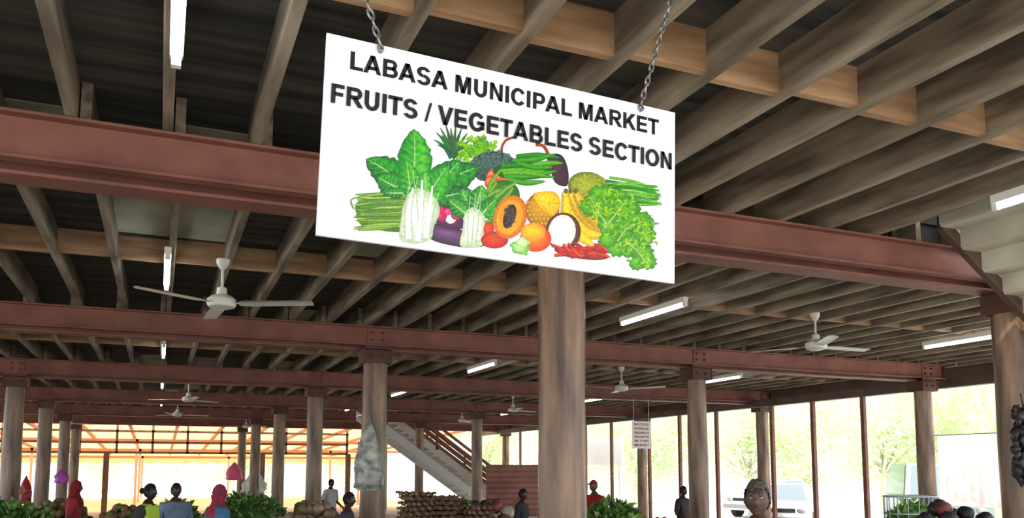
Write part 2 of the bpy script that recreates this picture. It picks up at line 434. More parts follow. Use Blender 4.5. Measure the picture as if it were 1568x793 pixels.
def stroke(path,w0,w1,col,wm=None,edge=0.62):
    n=len(path)
    if n==2: path=[path[0],((path[0][0]+path[1][0])/2,(path[0][1]+path[1][1])/2),path[1]]; n=3
    Q=[]
    for i in range(n-1):
        p0=path[max(i-1,0)];p1=path[i];p2=path[i+1];p3=path[min(i+2,n-1)]
        for t in (0,0.25,0.5,0.75):
            Q.append(tuple(0.5*((2*p1[k])+(-p0[k]+p2[k])*t+(2*p0[k]-5*p1[k]+4*p2[k]-p3[k])*t*t+(-p0[k]+3*p1[k]-3*p2[k]+p3[k])*t**3) for k in(0,1)))
    Q.append(path[-1]); n=len(Q); L=[];R_=[]
    y=lay()
    for i,p in enumerate(Q):
        a=Q[max(i-1,0)];c=Q[min(i+1,n-1)]; dx,dy=c[0]-a[0],c[1]-a[1]; d=math.hypot(dx,dy) or 1
        t=i/(n-1); w=(w0+(w1-w0)*t)
        if wm is not None: w=w+(wm-w)*math.sin(math.pi*t)
        w/=2
        L.append(art(p[0]-dy/d*w,p[1]+dx/d*w)); R_.append(art(p[0]+dy/d*w,p[1]-dx/d*w))
    dark=tuple(max(0,int(c*edge)) for c in col)
    vs=[];cs=[]
    for i in range(n):
        m_=((L[i][0]*0.42+R_[i][0]*0.58),(L[i][1]*0.42+R_[i][1]*0.58))
        for q,c in ((L[i],dark),(m_,col),(R_[i],tuple((a+b_)//2 for a,b_ in zip(dark,col)))):
            vs.append((q[0],y,q[1])); cs.append(lin(c))
    pb.add(vs,[(i*3+j,i*3+j+1,i*3+j+4,i*3+j+3) for i in range(n-1) for j in(0,1)],0,cs)
rr=random.Random(3)
def leaf(base,tip,w,dk_,lt_,vein=(165,210,140),bend=0,nv=7,wav=0.06):
    bx_,by_=base;tx,ty=tip; dx,dy=tx-bx_,ty-by_; L=math.hypot(dx,dy); ux,uy=dx/L,dy/L; px_,py_=-uy,ux
    def ax(t):
        o=bend*math.sin(math.pi*t); return (bx_+dx*t+px_*o,by_+dy*t+py_*o)
    K=16
    def hw(t,k,s): return w*math.sin(math.pi*min(1,t**0.75))**0.7*(1+wav*math.sin(k*2.1+s*2+bx_)+wav*math.sin(k*3.7+ty))
    A_=[];C_=[]
    for k in range(K+1):
        t=k/K; a=ax(t); h1=hw(t,k,1) if 0<k<K else 0; h2=hw(t,k,-1) if 0<k<K else 0
        A_.append((a[0]+px_*h1,a[1]+py_*h1)); C_.append((a[0]-px_*h2,a[1]-py_*h2))
    y=lay(); vs=[];cs=[]
    mt=tuple((a+c)//2 for a,c in zip(dk_,lt_))
    for k in range(K+1):
        a=ax(k/K)
        row=[A_[k],((A_[k][0]+a[0])/2,(A_[k][1]+a[1])/2),a,((C_[k][0]+a[0])/2,(C_[k][1]+a[1])/2),C_[k]]
        cc=[dk_,lt_ if k%3 else mt,mt,mt if k%3 else dk_,dk_]
        for q,c in zip(row,cc):
            q=art(*q); vs.append((q[0],y,q[1])); cs.append(lin(c))
    pb.add(vs,[(i*5+j,i*5+j+1,i*5+j+6,i*5+j+5) for i in range(K) for j in range(4)],0,cs)
    for k in range(1,nv+1):
        t=k/(nv+1); a=ax(t); t2=min(0.97,t+0.16)
        for s in (1,-1):
            h=hw(t2,0,s)*0.82; e=ax(t2)
            stroke([a,((a[0]+e[0])/2+px_*s*h*0.55,(a[1]+e[1])/2+py_*s*h*0.55-1),(e[0]+px_*s*h,e[1]+py_*s*h)],1.2,0.4,tuple((v+2*c)//3 for v,c in zip(vein,lt_)),edge=0.95)
    stroke([ax(0),ax(0.3),ax(0.6),ax(0.92)],4,0.8,vein,edge=0.85)
GD=(18,88,36);G2=(66,164,60)
for tip in [(664,214),(668,203),(674,196),(682,190),(690,196),(698,190),(707,196),(716,204),(722,214),(676,207),(702,206),(686,204),(712,212),(670,222),(718,224)]:
    stroke([(692,242),((692+tip[0])/2+1,(240+tip[1])/2-3),tip],9,1,(rr.randint(35,75),rr.randint(95,130),65))
for k in range(150):
    g=rr.random()
    ell(rr.gauss(732,14),rr.gauss(232,9),rr.uniform(2,6),rr.uniform(2,4.5),(int(50+80*g),int(120+70*g),int(30+30*g)),(int(110+70*g),int(175+45*g),80),rr.uniform(0,180),5,0.25,14)
stroke([(771,250),(768,228),(775,215),(786,211)],4,4,(180,90,55)); stroke([(820,222),(832,224),(840,238),(842,248)],5,5,(175,80,48))
star([(838,238),(860,238),(870,262),(868,285),(850,280),(842,258)],(44,24,40),(78,48,62))
ell(756,256,36,24,(30,50,48),(50,76,68))
for k in range(170):
    a=rr.uniform(0,6.28); q=rr.random()**0.5; x=756+34*q*math.cos(a); y=255+23*q*math.sin(a)
    g=int(28*(1-(y-232)/46)); 
    ell(x,y,rr.uniform(2.5,5.5),rr.uniform(2.5,4.5),(32+g,54+g,52+g),(72+g,104+g,92+g),0,4,0.15,12)
for x,y in ((752,268),(758,275),(765,270),(770,280),(757,284),(749,278)): ell(x,y,6,10,(205,70,45),(250,165,130),30)
ell(800,262,46,14,(30,80,30),(40,100,35))
for i,(p0,p1) in enumerate([((768,252),(850,272)),((765,262),(845,266)),((772,270),(852,262)),((790,240),(857,242)),((785,246),(850,236)),((800,258),(862,250)),((776,275),(835,278)),((768,256),(820,256)),((792,250),(846,256)),((770,266),(836,270))]):
    mx=((p0[0]+p1[0])/2,(p0[1]+p1[1])/2-(3 if i%2 else -4))
    stroke([p0,mx,p1],6,1.2,[(70,170,46),(110,190,66),(80,175,50),(50,145,40)][i%4],wm=8.5,edge=0.5)
ell(770,300,26,24,(40,95,35),(70,130,50))
for p in [((765,262),(745,300)),((760,280),(742,318)),((775,285),(752,320)),((785,288),(772,318)),((766,290),(742,306)),((780,296),(760,326)),((790,280),(764,300))]:
    stroke([p[0],((p[0][0]+p[1][0])/2-4,(p[0][1]+p[1][1])/2),p[1]],4,2,(130,180,80),wm=6.5)
ell(902,288,33,24,(88,108,30),(180,188,84),15)
for k in range(260):
    a=rr.uniform(0,6.28);q=rr.random()**0.5
    ell(902+31*q*math.cos(a),288+22*q*math.sin(a),1.3,1.1,(110,125,40) if k%2 else (165,178,80),(190,195,100),0,0,0,6)
ell(970,298,38,14,(40,90,35),(60,120,50),8)
for i in range(26):
    y0=276+i*1.5+rr.uniform(-3,3)
    stroke([(922+rr.uniform(0,14),y0+rr.uniform(-4,4)),(968,281+i*1.2+rr.uniform(-5,5)),(1012+rr.uniform(-8,2),286+i*1.2+rr.uniform(-5,5))],4,1.2,[(85,170,66),(130,205,90),(55,145,56),(160,215,115)][i%4],wm=4.6,edge=0.5)
star([(620,292),(622,352),(560,348),(546,330),(552,306)],(70,105,40),(90,130,55))
for i in range(26):
    y0=300+i*1.95; 
    stroke([(622,294+i*2.1),(582,(y0+294+i*2.1)/2+rr.uniform(-3,3)),(540+rr.uniform(0,14),y0+rr.uniform(-4,4))],4,1.6,[(120,175,64),(155,200,90),(90,150,50),(185,215,125)][i%4],wm=4.2,edge=0.5)
stroke([(548,352),(590,350),(625,340),(655,334)],4,3,(130,175,75)); stroke([(541,320),(538,306),(560,300)],3,2,(130,175,75))
star([(640,346),(668,343),(705,352),(745,362),(748,374),(720,380),(680,374),(655,364)],(30,8,36),(128,84,130),mid=0.35)
star([(655,320),(675,312),(700,325),(712,345),(700,352),(672,346)],(46,10,46),(140,70,116),mid=0.35)
for x,y,c in ((672,322,(190,40,90)),(686,326,(205,60,100)),(690,336,(215,208,204)),(676,332,(160,30,70)),(698,330,(170,40,80)),(664,330,(200,90,120))): ell(x,y,8,7,c,tuple(min(255,v+70) for v in c))
leaf((616,290),(560,244),24,GD,G2,bend=6); leaf((612,290),(578,272),20,(22,92,38),G2)
leaf((618,296),(588,296),9,(20,80,34),G2,nv=4)
leaf((664,296),(732,256),27,GD,(62,150,60),bend=-5); leaf((660,306),(722,292),16,(16,72,30),(58,140,56),nv=5)
leaf((652,290),(704,246),22,(24,98,40),(84,172,74),bend=4)
leaf((632,282),(634,198),27,(30,120,44),(110,196,84),bend=2)
leaf((630,300),(622,246),18,(34,125,46),(104,190,80),nv=5)
leaf((648,312),(684,254),24,(30,118,44),(96,184,78))
leaf((640,316),(652,262),18,(40,130,48),(120,198,94),nv=5)
star([(612,366),(613,340),(618,312),(632,290),(652,292),(668,306),(673,326),(664,348),(660,366),(642,373),(624,372)],(178,196,160),(252,253,250),mid=0.6)
for p in [((632,368),(630,320),(640,270)),((645,368),(648,320),(652,270)),((620,364),(620,325),(626,285)),((656,362),(664,325),(672,295)),((638,370),(640,330),(632,262))]:
    stroke(p,1.8,1.0,(180,200,166),edge=0.9)
for p in [((626,366),(625,325),(632,288)),((640,370),(645,325),(646,276)),((652,364),(657,325),(662,285))]: stroke(p,9,2,(250,252,247),edge=0.92)
leaf((722,326),(706,290),15,(30,112,42),(100,185,80),nv=5); leaf((728,326),(738,284),17,(28,104,40),(110,190,84),nv=5)
leaf((734,332),(760,304),14,(24,98,38),(90,175,72),nv=5); leaf((716,330),(686,306),14,(24,98,38),(86,170,70),nv=5)
star([(704,376),(708,352),(712,326),(726,318),(742,332),(744,356),(738,376),(722,380)],(180,198,160),(252,253,250),mid=0.6)
for p in [((716,374),(716,340),(720,300)),((728,374),(732,340),(736,300)),((722,376),(724,345),(728,296))]: stroke(p,1.6,1.2,(175,198,162),edge=0.9)
for k in range(26): ell(rr.uniform(743,764),rr.uniform(314,348),5,2.8,(40,115,42),(120,195,95),rr.uniform(0,180))
ell(748,352,8,12,(180,18,16),(250,100,70)); ell(768,352,10,8,(180,16,14),(245,80,56)); ell(757,368,21,13,(165,10,10),(250,76,50))
stroke([(752,360),(762,364),(770,358)],2,1,(60,120,50))
ell(781,333,25,34,(215,96,8),(252,170,36),18); ell(780,333,19,27,(252,170,44),(238,100,12),18); ell(780,332,9,19,(16,12,10),(50,36,30),18)
for k in range(60):
    a=rr.uniform(0,6.28);q=rr.random()**0.5
    ell(780+9*q*math.cos(a),332+18*q*math.sin(a),1.5,1.5,(8,8,8),(110,100,94),0,0,0,7)
ell(830,322,26,28,(150,84,14),(240,180,50))
for k in range(8):
    for j in range(8):
        x=808+k*6.2+(3 if j%2 else 0);y=298+j*6.4
        if ((x-830)/25)**2+((y-322)/27)**2<1: ell(x,y,3.2,3.2,(140,80,20),(248,200,70),45,0,0,4)
star([(818,298),(848,294),(858,312),(846,330),(826,318)],(232,168,24),(255,236,110))
for k in range(9): stroke([(840,312),(840+17*math.cos(k*0.7),312+16*math.sin(k*0.7))],0.6,1.2,(215,155,30),edge=0.95)
for p,c in [(((864,294),(872,326),(896,356),(926,362)),(248,204,30)),(((872,294),(884,318),(906,342),(930,356)),(242,190,22)),(((866,300),(868,332),(884,358),(908,376)),(252,216,40)),(((880,294),(894,320),(914,340),(924,350)),(236,180,20))]:
    stroke(p,7,5,c,wm=21,edge=0.72); stroke([(q[0]-1,q[1]) for q in p],1,0.6,(255,236,130),edge=0.95)
for x in (866,873,881): ell(x,293,3,4,(80,70,26))
ell(862,355,27,29,(66,36,22),(130,88,60)); ell(860,355,21,26,(225,220,214),(250,248,246),10); ell(859,356,17,21,(255,255,255),(235,235,238),10)
ell(820,366,24,20,(215,44,14),(252,150,44)); ell(816,356,19,14,(248,140,12),(255,214,80))
ell(796,380,15,10,(100,170,75),(205,235,165),20,5,0.12); ell(800,372,10,8,(160,205,125),(228,245,200),0,4,0.12)
ell(890,388,42,9,(120,14,14),(170,30,24),8)
for i in range(22):
    x0=845+i*3.4; 
    stroke([(x0,376+rr.uniform(-6,16)),(x0+14,383+rr.uniform(-4,10)),(x0+32,388+rr.uniform(-10,11))],5,1.2,[(228,34,22),(240,84,54),(185,16,14),(212,26,20)][i%4],wm=5.5,edge=0.5)
for (x,y,r) in [(905,316,18),(918,300,18),(930,322,22),(945,305,18),(958,322,22),(935,345,20),(955,352,22),(978,342,22),(990,360,14),(965,378,20),(945,380,16),(985,388,16),(992,402,13),(975,404,12),(930,368,14)]:
    ell(x,y,r,r*0.85,(46,128,24),(118,198,60),0,9,0.10,36)
for k in range(420):
    a=rr.choice([(912,312,14),(930,320,17),(955,315,17),(940,348,15),(975,345,16),(962,376,16),(987,392,11),(935,300,10),(905,316,12),(990,360,10)])
    x=a[0]+rr.gauss(0,a[2]*0.55);y=a[1]+rr.gauss(0,a[2]*0.5); g=rr.random()
    an=rr.uniform(0,6.28); L=rr.uniform(3,8)
    stroke([(x,y),(x+L*math.cos(an),y+L*math.sin(an)*0.8),(x+L*1.5*math.cos(an+0.7),y+L*1.4*math.sin(an+0.7))],1,0.8,(int(60+120*g),int(145+85*g),int(24+56*g)),wm=rr.uniform(2,4.5),edge=0.7)
for p in [((925,350),(945,325),(960,305)),((945,370),(960,350),(985,340)),((960,372),(975,385),(990,405)),((930,345),(915,325),(905,305))]:
    stroke(p,3,1,(190,225,140))
pb.obj('produce_print',[M_print],parent=sign)
def chain(p0,p1,name):
    b=B(); p0=Vector(p0);p1=Vector(p1); d=p1-p0; L=d.length; d.normalize(); n=max(2,int(L/0.027)); pit=L/n
    s1=d.cross(Vector((0,1,0))).normalized(); s2=d.cross(s1).normalized()
    for i in range(n):
        c=p0+d*(pit*(i+0.5)); s=(s1 if i%2 else s2)
        s=(s*0.94+(s2 if i%2 else s1)*0.34).normalized()
        path=[]; hl=pit*0.5+0.0045; w=0.0088
        for k in range(14):
            q=2*math.pi*k/14
            path.append(c+d*hl*math.sin(q)+s*w*math.cos(q)*(1.15 if abs(math.sin(q))<0.9 else 0.9))
        b.tube(path,0.0037,6,0,closed=True)
    b.tube([p0+Vector((0.008*math.cos(q),0,-0.01+0.012*math.sin(q))) for q in [2*math.pi*k/12 for k in range(12)]],0.003,6,0,closed=True)
    b.tube([p0+Vector((0,-0.012,-0.02)),p0+Vector((0,0.02,-0.02))],0.006,8,0)
    b.obj(name,[M_galv],True)
chain((0.567,2.355,1.276+CZ),(0.33,2.36,1.985+CZ),'chain')
chain((1.483,2.355,1.252+CZ),(1.72,2.36,1.985+CZ),'chain')

# ---------------- small notice
no=bpy.data.objects.new('hanging_notice',None); bpy.context.collection.objects.link(no); no.location=(10.5,17.3,2.9)
b=B(); b.bx(0,0.52,0,0.01,-0.66,0); b.tube([(0.05,0.005,0),(0.05,0.005,0.55)],0.004,6); b.tube([(0.47,0.005,0),(0.47,0.005,0.55)],0.004,6)
b.obj('board',[mat('notice_paper',(236,232,228),0.7)],parent=no)
M_red=mat('notice_red',(150,40,40),0.7)
for k,t in enumerate(['NOTICE','CHEWING AND','SMOKING IS','PROHIBITED','IN THIS','MARKET']):
    textmesh(t,0.05,0.47,-0.05-k*0.1,0.055,-0.002,M_red,no)

# ---------------- people
def head(b,c,sk,hr,ey,lp,style,sc,hm):
    N,K=40,34
    def P(n,s=1.0,bumps=True):
        x=n.x*0.076;y=n.y*0.096;z=n.z*0.118
        if n.z<0:
            x*=1-0.32*(-n.z)**1.6
            if n.y>0: y*=1-0.5*(-n.z)
        if n.y<0: y*=0.94
        if bumps and n.y<0:
            g=0
            if -0.035<z<0.03: g=(0.03-z)/0.065
            elif -0.045<z<=-0.035: g=(z+0.045)/0.01
            y-=0.026*math.exp(-(x/0.012)**2)*g
            for e in(-1,1): y+=0.009*math.exp(-((x-e*0.031)/0.015)**2-((z-0.014)/0.011)**2)
            y-=0.006*math.exp(-((z-0.033)/0.008)**2)*(1 if abs(x)<0.055 else 0)
            y-=0.006*math.exp(-(x/0.022)**2-((z+0.058)/0.009)**2)
            y-=0.009*math.exp(-(x/0.022)**2-((z+0.098)/0.016)**2)
            y-=0.004*math.exp(-((abs(x)-0.045)/0.015)**2-((z+0.02)/0.018)**2)
        return Vector((x,y,z))*s
    vs=[];ns=[]
    for i in range(K+1):
        th=math.pi*i/K
        for j in range(N):
            q=2*math.pi*j/N-math.pi/2
            n=Vector((math.sin(th)*math.cos(q),math.sin(th)*math.sin(q),math.cos(th))); ns.append(n); vs.append((P(n)*sc)+c)
    fs=[(i*N+j,(i+1)*N+j,(i+1)*N+(j+1)%N,i*N+(j+1)%N) for i in range(K) for j in range(N)]
    b.add(vs,fs,sk)
    for dz,t in ((-0.054,0.0035),(-0.061,0.0045)):
        b.tube([c+sc*Vector((x,-0.094+0.25*x*x/0.02*0.5,dz)) for x in(-0.022,-0.012,0,0.012,0.022)],[0.001,t*sc,t*sc,t*sc,0.001],8,lp)
    for e in(-1,1):
        b.ball(c+sc*Vector((e*0.031,-0.0735,0.014)),0.0112*sc,ey,12,8)
        b.ball(c+sc*Vector((e*0.031,-0.0812,0.014)),0.0055*sc,ey+1,10,6)
        b.tube([c+sc*Vector((e*x,-0.0865,0.0215-abs(x-0.031)*0.35)) for x in(0.019,0.031,0.043)],[0.002,0.004,0.002],6,sk)
        b.tube([c+sc*Vector((e*x,-0.091+0.5*(x-0.03)**2*8+ (x-0.03)*0.15,0.034)) for x in(0.014,0.03,0.048)],[0.003,0.005,0.002],6,hm)
        b.ball(c+sc*Vector((e*0.077,0.01,0.0)),(0.009*sc,0.02*sc,0.032*sc),sk,10,8)
        b.ball(c+sc*Vector((e*0.083,0.005,-0.02)),(0.005*sc,0.009*sc,0.012*sc),sk,8,6)
    hv=[]
    for idx,n in enumerate(ns):
        if style=='scarf': s=1.12+0.04*noise.noise(n*3+c)
        elif style=='cap': s=1.07
        else: s=1.10+0.09*noise.noise(n*9+c)+0.05*noise.noise(n*22+c)
        hv.append(c+P(n,1,False)*s*sc)
    hf=[]
    for f in fs:
        n=sum((ns[k] for k in f),Vector())/4
        if style=='scarf': ok=not(n.y<-0.5 and abs(n.x)<0.6 and n.z<0.55)
        elif style=='cap': ok=n.z>0.32
        else: ok=(n.z>0.50+0.12*noise.noise(n*5)) if n.y<-0.35 else ((n.z>0.0 if n.y<0.1 else n.z>-0.5))
        if ok: hf.append(f)
    b.add(hv,hf,hr)
    if style=='cap':
        b.tube([c+sc*Vector((0,-0.08,0.05)),c+sc*Vector((0,-0.16,0.035))],[0.07*sc,0.05*sc],14,hr,flat=0.12)
    if style=='bun':
        b.ball(c+sc*Vector((0,0.12,0.02)),0.045*sc,hr,12,8,0.3)
    if style=='scarf':
        vs=[];n=20
        for k,(r,z,ry) in enumerate([(0.085,-0.02,0.1),(0.075,-0.1,0.085),(0.1,-0.16,0.1),(0.2,-0.22,0.13),(0.235,-0.32,0.15)]):
            for j in range(n):
                q=2*math.pi*j/n; rrr=1+0.06*math.sin(q*6+k)
                vs.append(c+sc*Vector((r*rrr*math.cos(q),0.02+ry*rrr*math.sin(q),z)))
        b.add(vs,[(i*n+j,i*n+(j+1)%n,(i+1)*n+(j+1)%n,(i+1)*n+j) for i in range(4) for j in range(n) if not(i==0 and 11<=j<=18)],hr)
def person(name,x,y,rot,h,skin,hair,shirt,pants,style='short',skirt=False,vest=None,arms='fwd',lean=0.0):
    s=h/1.70
    J={};E=[];V=[];R=[]
    def j(n,co,r,par=None):
        J[n]=len(V); V.append(co); R.append(r)
        if par: E.append((J[par],J[n]))
    j('pel',(0,0,0.96),(0.15,0.11)); j('sp',(0,0.0,1.12),(0.135,0.1),'pel'); j('ch',(0,-lean*0.3,1.3),(0.155,0.115),'sp')
    j('nb',(0,-lean*0.5,1.43),(0.085,0.075),'ch'); j('nt',(0,-0.01-lean*0.6,1.53),(0.055,0.055),'nb')
    for e,k in((-1,'l'),(1,'r')):
        j(k+'s',(e*0.175,-lean*0.4,1.385),(0.062,0.062),'ch')
        j(k+'e',(e*0.235,0.03-lean*0.3,1.11),(0.042,0.042),k+'s')
        if arms=='fwd': wr=(e*0.19,-0.2-lean*0.3,1.02)
        elif arms=='up' and e==1: wr=(e*0.16,-0.16,1.32)
        else: wr=(e*0.25,-0.04,0.87)
        j(k+'w',wr,(0.027,0.027),k+'e')
        J[k+'wr']=Vector(wr); 
        j(k+'h',(e*0.09,0,0.9),(0.09,0.09),'pel'); j(k+'k',(e*0.1,-0.02,0.5),(0.058,0.058),k+'h')
        j(k+'a',(e*0.1,0.02,0.09),(0.038,0.038),k+'k'); j(k+'t',(e*0.115,-0.13,0.04),(0.036,0.03),k+'a')
    me=bpy.data.meshes.new('sk'); me.from_pydata([Vector(v) for v in V],E,[])
    o=bpy.data.objects.new('sk',me); bpy.context.collection.objects.link(o)
    sm=o.modifiers.new('s','SKIN'); sv=me.skin_vertices[0].data
    for i,r in enumerate(R): sv[i].radius=r
    sv[0].use_root=True
    sb=o.modifiers.new('ss','SUBSURF'); sb.levels=2
    dg=bpy.context.evaluated_depsgraph_get(); ev=o.evaluated_get(dg).to_mesh()
    b=B()
    vs=[v.co.copy() for v in ev.vertices]; nr=[v.normal.copy() for v in ev.vertices]
    pol=[(tuple(p.vertices),p.center.copy()) for p in ev.polygons]
    bpy.data.objects.remove(o)
    ff=[];mm=[];inf=set()
    for f,c in pol:
        ax=abs(c.x)
        if c.z>1.445 and ax<0.1: m=0
        elif c.z<0.075: m=6
        elif (ax>0.165 and 0.8<c.z<1.17) or (c.y<-0.13 and c.z>0.8 and ax>0.1 and lean==0): m=0
        elif c.z>0.93: m=2
        else: m=3
        if vest is not None and m==2 and ax<0.17: m=7
        ff.append(f);mm.append(m)
        if m in(2,3,7): inf.update(f)
    vs=[v+nr[i]*(0.012 if i in inf else 0) for i,v in enumerate(vs)]
    b.v+=[tuple(v) for v in vs]; b.f+=[tuple(k for k in f) for f in ff]; b.m+=mm
    for e,k in((-1,'l'),(1,'r')):
        w=J[k+'wr']; el=Vector(V[J[k+'e']]); d=(w-el).normalized()
        side=Vector((e,0,0)); side=(side-d*side.dot(d)).normalized(); pn=d.cross(side).normalized()
        if pn.z>0: pn=-pn
        th=-side
        b.tube([w-d*0.01,w+d*0.03,w+d*0.07,w+d*0.095],[0.025,0.036,0.04,0.034],12,0,flat=0.42,up=pn)
        for q,(o_,L) in enumerate([(-0.028,0.068),(-0.01,0.078),(0.009,0.072),(0.027,0.056)]):
            p=w+d*0.088+th*(-o_)
            b.tube([p,p+d*L*0.42+pn*0.006,p+d*L*0.75+pn*0.02,p+d*L*0.95+pn*0.036],[0.0095,0.009,0.008,0.006],8,0)
        p=w+d*0.03+th*0.03
        b.tube([p,p+d*0.025+th*0.02+pn*0.005,p+d*0.05+th*0.028+pn*0.012,p+d*0.068+th*0.028+pn*0.02],[0.013,0.011,0.0095,0.007],8,0)
    if skirt:
        n=28;vs=[]
        for i,(z,r) in enumerate([(1.0,0.15),(0.9,0.19),(0.7,0.22),(0.45,0.26),(0.32,0.28)]):
            for jx in range(n):
                q=2*math.pi*jx/n; r2=r*(1+0.05*i*0.5*math.sin(q*7))
                vs.append((r2*math.cos(q),r2*0.8*math.sin(q),z))
        b.add(vs,[(i*n+jx,i*n+(jx+1)%n,(i+1)*n+(jx+1)%n,(i+1)*n+jx) for i in range(4) for jx in range(n)],3)
    b.tube([(0.066*math.cos(q),-0.01-lean*0.52+0.062*math.sin(q),1.455-0.015*(-math.sin(q))) for q in [2*math.pi*t/16 for t in range(16)]],0.011,6,2,closed=True)
    head(b,Vector((0,-0.025-lean*0.65,1.605)),0,1,4,8,style,0.88,1)
    b.v=[tuple(c*s for c in v) for v in b.v]
    tag='%d_%d_%d'%skin
    ms=[mat('skin_'+tag,skin,0.5,0,tuple(int(c*0.85) for c in skin),8),mat('hair_%d_%d_%d'%hair,hair,0.9,0,tuple(int(c*0.5) for c in hair),70,(1,1,1),0.5),
        mat('cloth_%d_%d_%d'%shirt,shirt,0.85,0,tuple(int(c*0.8) for c in shirt),6),mat('cloth_%d_%d_%d'%pants,pants,0.85),
        mat('eye_white',(205,198,190),0.3),mat('eye_iris',(25,15,12),0.2),mat('shoe',(40,35,32),0.5),
        mat('cloth_%d_%d_%d'%(vest or shirt),(vest or shirt),0.8),mat('lips',(90,50,46),0.5)]
    return b.obj(name,ms,True,loc=(x,y,0),rot=(0,0,rot))
person('standing_man',3.12,3.80,-math.atan2(3.12,3.8)-0.1,1.675,(86,60,48),(104,102,100),(120,120,135),(60,60,70),'short')
person('vendor_man_red_shirt',6.5,11.9,-1.2,1.56,(100,68,54),(190,40,40),(200,35,40),(50,50,60),'cap')
person('woman_in_green_vest',-0.1,10.9,1.1,1.56,(60,40,34),(20,16,16),(60,60,65),(50,50,60),'bun',True,vest=(200,235,80))
person('shopper_grey_shirt',0.22,11.9,0.3,1.55,(80,52,42),(26,22,22),(130,150,180),(70,70,80),'short')
person('woman_in_pink_headscarf',0.63,10.0,2.0,1.56,(95,64,50),(190,60,95),(60,125,160),(55,110,145),'scarf',True)
person('woman_in_red_headscarf',-1.1,13.5,1.5,1.57,(92,62,50),(175,40,50),(190,60,70),(180,55,65),'scarf',True)
person('seated_vendor_dark_hair',2.1,10.0,1.2,1.46,(80,54,44),(22,18,18),(60,60,70),(50,50,60),'short')
person('vendor_dark_shirt',8.95,13.0,0.4,1.42,(70,46,38),(22,18,18),(60,50,55),(50,50,60),'short')
person('vendor_dark_shirt',5.35,12.2,0.8,1.42,(76,50,42),(22,18,18),(50,50,60),(50,50,60),'short')
person('shopper_white_shirt',3.7,19.5,0.5,1.5,(76,50,42),(22,18,18),(200,200,200),(60,60,70),'short')

# ---------------- stalls
M_tbl=mat('stall_timber',(150,120,90),0.7,0,(120,92,66),3)
def table(x,y,w,d,h=0.85):
    b=B(); b.box((x,y,h-0.02),(w,d,0.04)); 
    for ex in(-1,1):
        for ey in(-1,1): b.box((x+ex*(w/2-0.06),y+ey*(d/2-0.06),(h-0.04)/2),(0.07,0.07,h-0.04))
    b.box((x,y-d/2+0.06,h-0.1),(w-0.15,0.03,0.1)); b.box((x,y+d/2-0.06,h-0.1),(w-0.15,0.03,0.1))
    b.box((x,y,0.25),(w-0.1,d-0.1,0.02))
    b.obj('market_stall_table',[M_tbl])
def leaves(name,x,y,z,rx,ry,h,n,cols,size=0.12):
    b=B(); R_=random.Random(int(x*100+y*10))
    b.ball((x,y,z),(rx*0.8,ry*0.8,h*0.75),0,18,10,0.25)
    b.v=[(v[0],v[1],max(v[2],z)) for v in b.v]
    for k in range(n):
        a=R_.uniform(0,6.28);q=R_.random()**0.5; e=math.sqrt(max(0,1-q*q))
        c=Vector((x+rx*q*math.cos(a),y+ry*q*math.sin(a),z+0.02+h*e*R_.uniform(0.6,1)))
        d=Vector((math.cos(a)*q+R_.uniform(-.6,.6),math.sin(a)*q+R_.uniform(-.6,.6),R_.uniform(-0.1,0.9))).normalized()
        s=d.cross(Vector((R_.uniform(-1,1),R_.uniform(-1,1),R_.uniform(-1,1)))).normalized(); u=s.cross(d)
        L=size*R_.uniform(0.7,1.3);w=L*0.3
        vs=[c,c+d*L*0.4+s*w+u*0.01,c+d*L*0.45,c+d*L*0.4-s*w+u*0.01,c+d*L-u*0.02]
        vs=[Vector((v.x,v.y,max(v.z,z+0.005))) for v in vs]
        b.add(vs,[(0,1,2),(0,2,3),(1,4,2),(2,4,3)],R_.randint(0,len(cols)-1))
    b.obj(name,[mat('leaf_%d_%d_%d'%c,c,0.6,0,tuple(int(v*0.7) for v in c),9,transl=0.2) for c in cols])
GC=[(104,160,72),(152,200,98),(70,126,54),(188,216,132)]
def rounds(name,x,y,z,rx,ry,h,n,r,cols):
    b=B(); R_=random.Random(int(x*77+y))
    for k in range(n):
        a=R_.uniform(0,6.28);q=R_.random()**0.5; e=math.sqrt(max(0,1-q*q))
        b.ball((x+rx*q*math.cos(a),y+ry*q*math.sin(a),z+r*1.1+h*e*R_.random()),(r*R_.uniform(.8,1.0),r*R_.uniform(.8,1.0),r*0.85),R_.randint(0,len(cols)-1),10,7,0.15)
    b.obj(name,[mat('prod_%d_%d_%d'%c,c,0.5,0,tuple(int(v*0.75) for v in c),12) for c in cols],True)
table(1.6,14.5,2.4,1.0); leaves('leafy_greens_heap',1.35,14.5,0.85,0.6,0.4,0.46,620,GC); rounds('pumpkin_heap',2.4,14.5,0.85,0.25,0.25,0.28,36,0.08,[(170,150,110),(120,130,80)])
table(-2.1,15.2,2.4,0.9); leaves('leafy_greens_heap',-2.6,15.2,0.85,0.55,0.35,0.46,460,GC)
rounds('coconut_heap',-1.4,15.2,0.85,0.4,0.3,0.34,110,0.07,[(130,95,60),(150,115,75),(120,140,70)])
table(-0.1,13.4,1.5,0.8); rounds('root_crop_heap',-0.48,13.4,0.85,0.3,0.3,0.32,90,0.06,[(150,110,80),(120,140,70),(170,130,90)]); leaves('leafy_greens_heap',0.3,13.4,0.85,0.25,0.28,0.40,240,GC)
table(-1.75,12.3,1.3,0.7); leaves('leafy_greens_heap',-1.75,12.3,0.85,0.5,0.28,0.44,420,GC)
table(6.2,10.6,1.8,0.9); leaves('leafy_greens_heap',6.1,10.6,0.85,0.42,0.35,0.42,460,GC); rounds('tomato_heap',6.85,10.6,0.85,0.18,0.25,0.14,50,0.04,[(200,60,40),(210,110,50)])
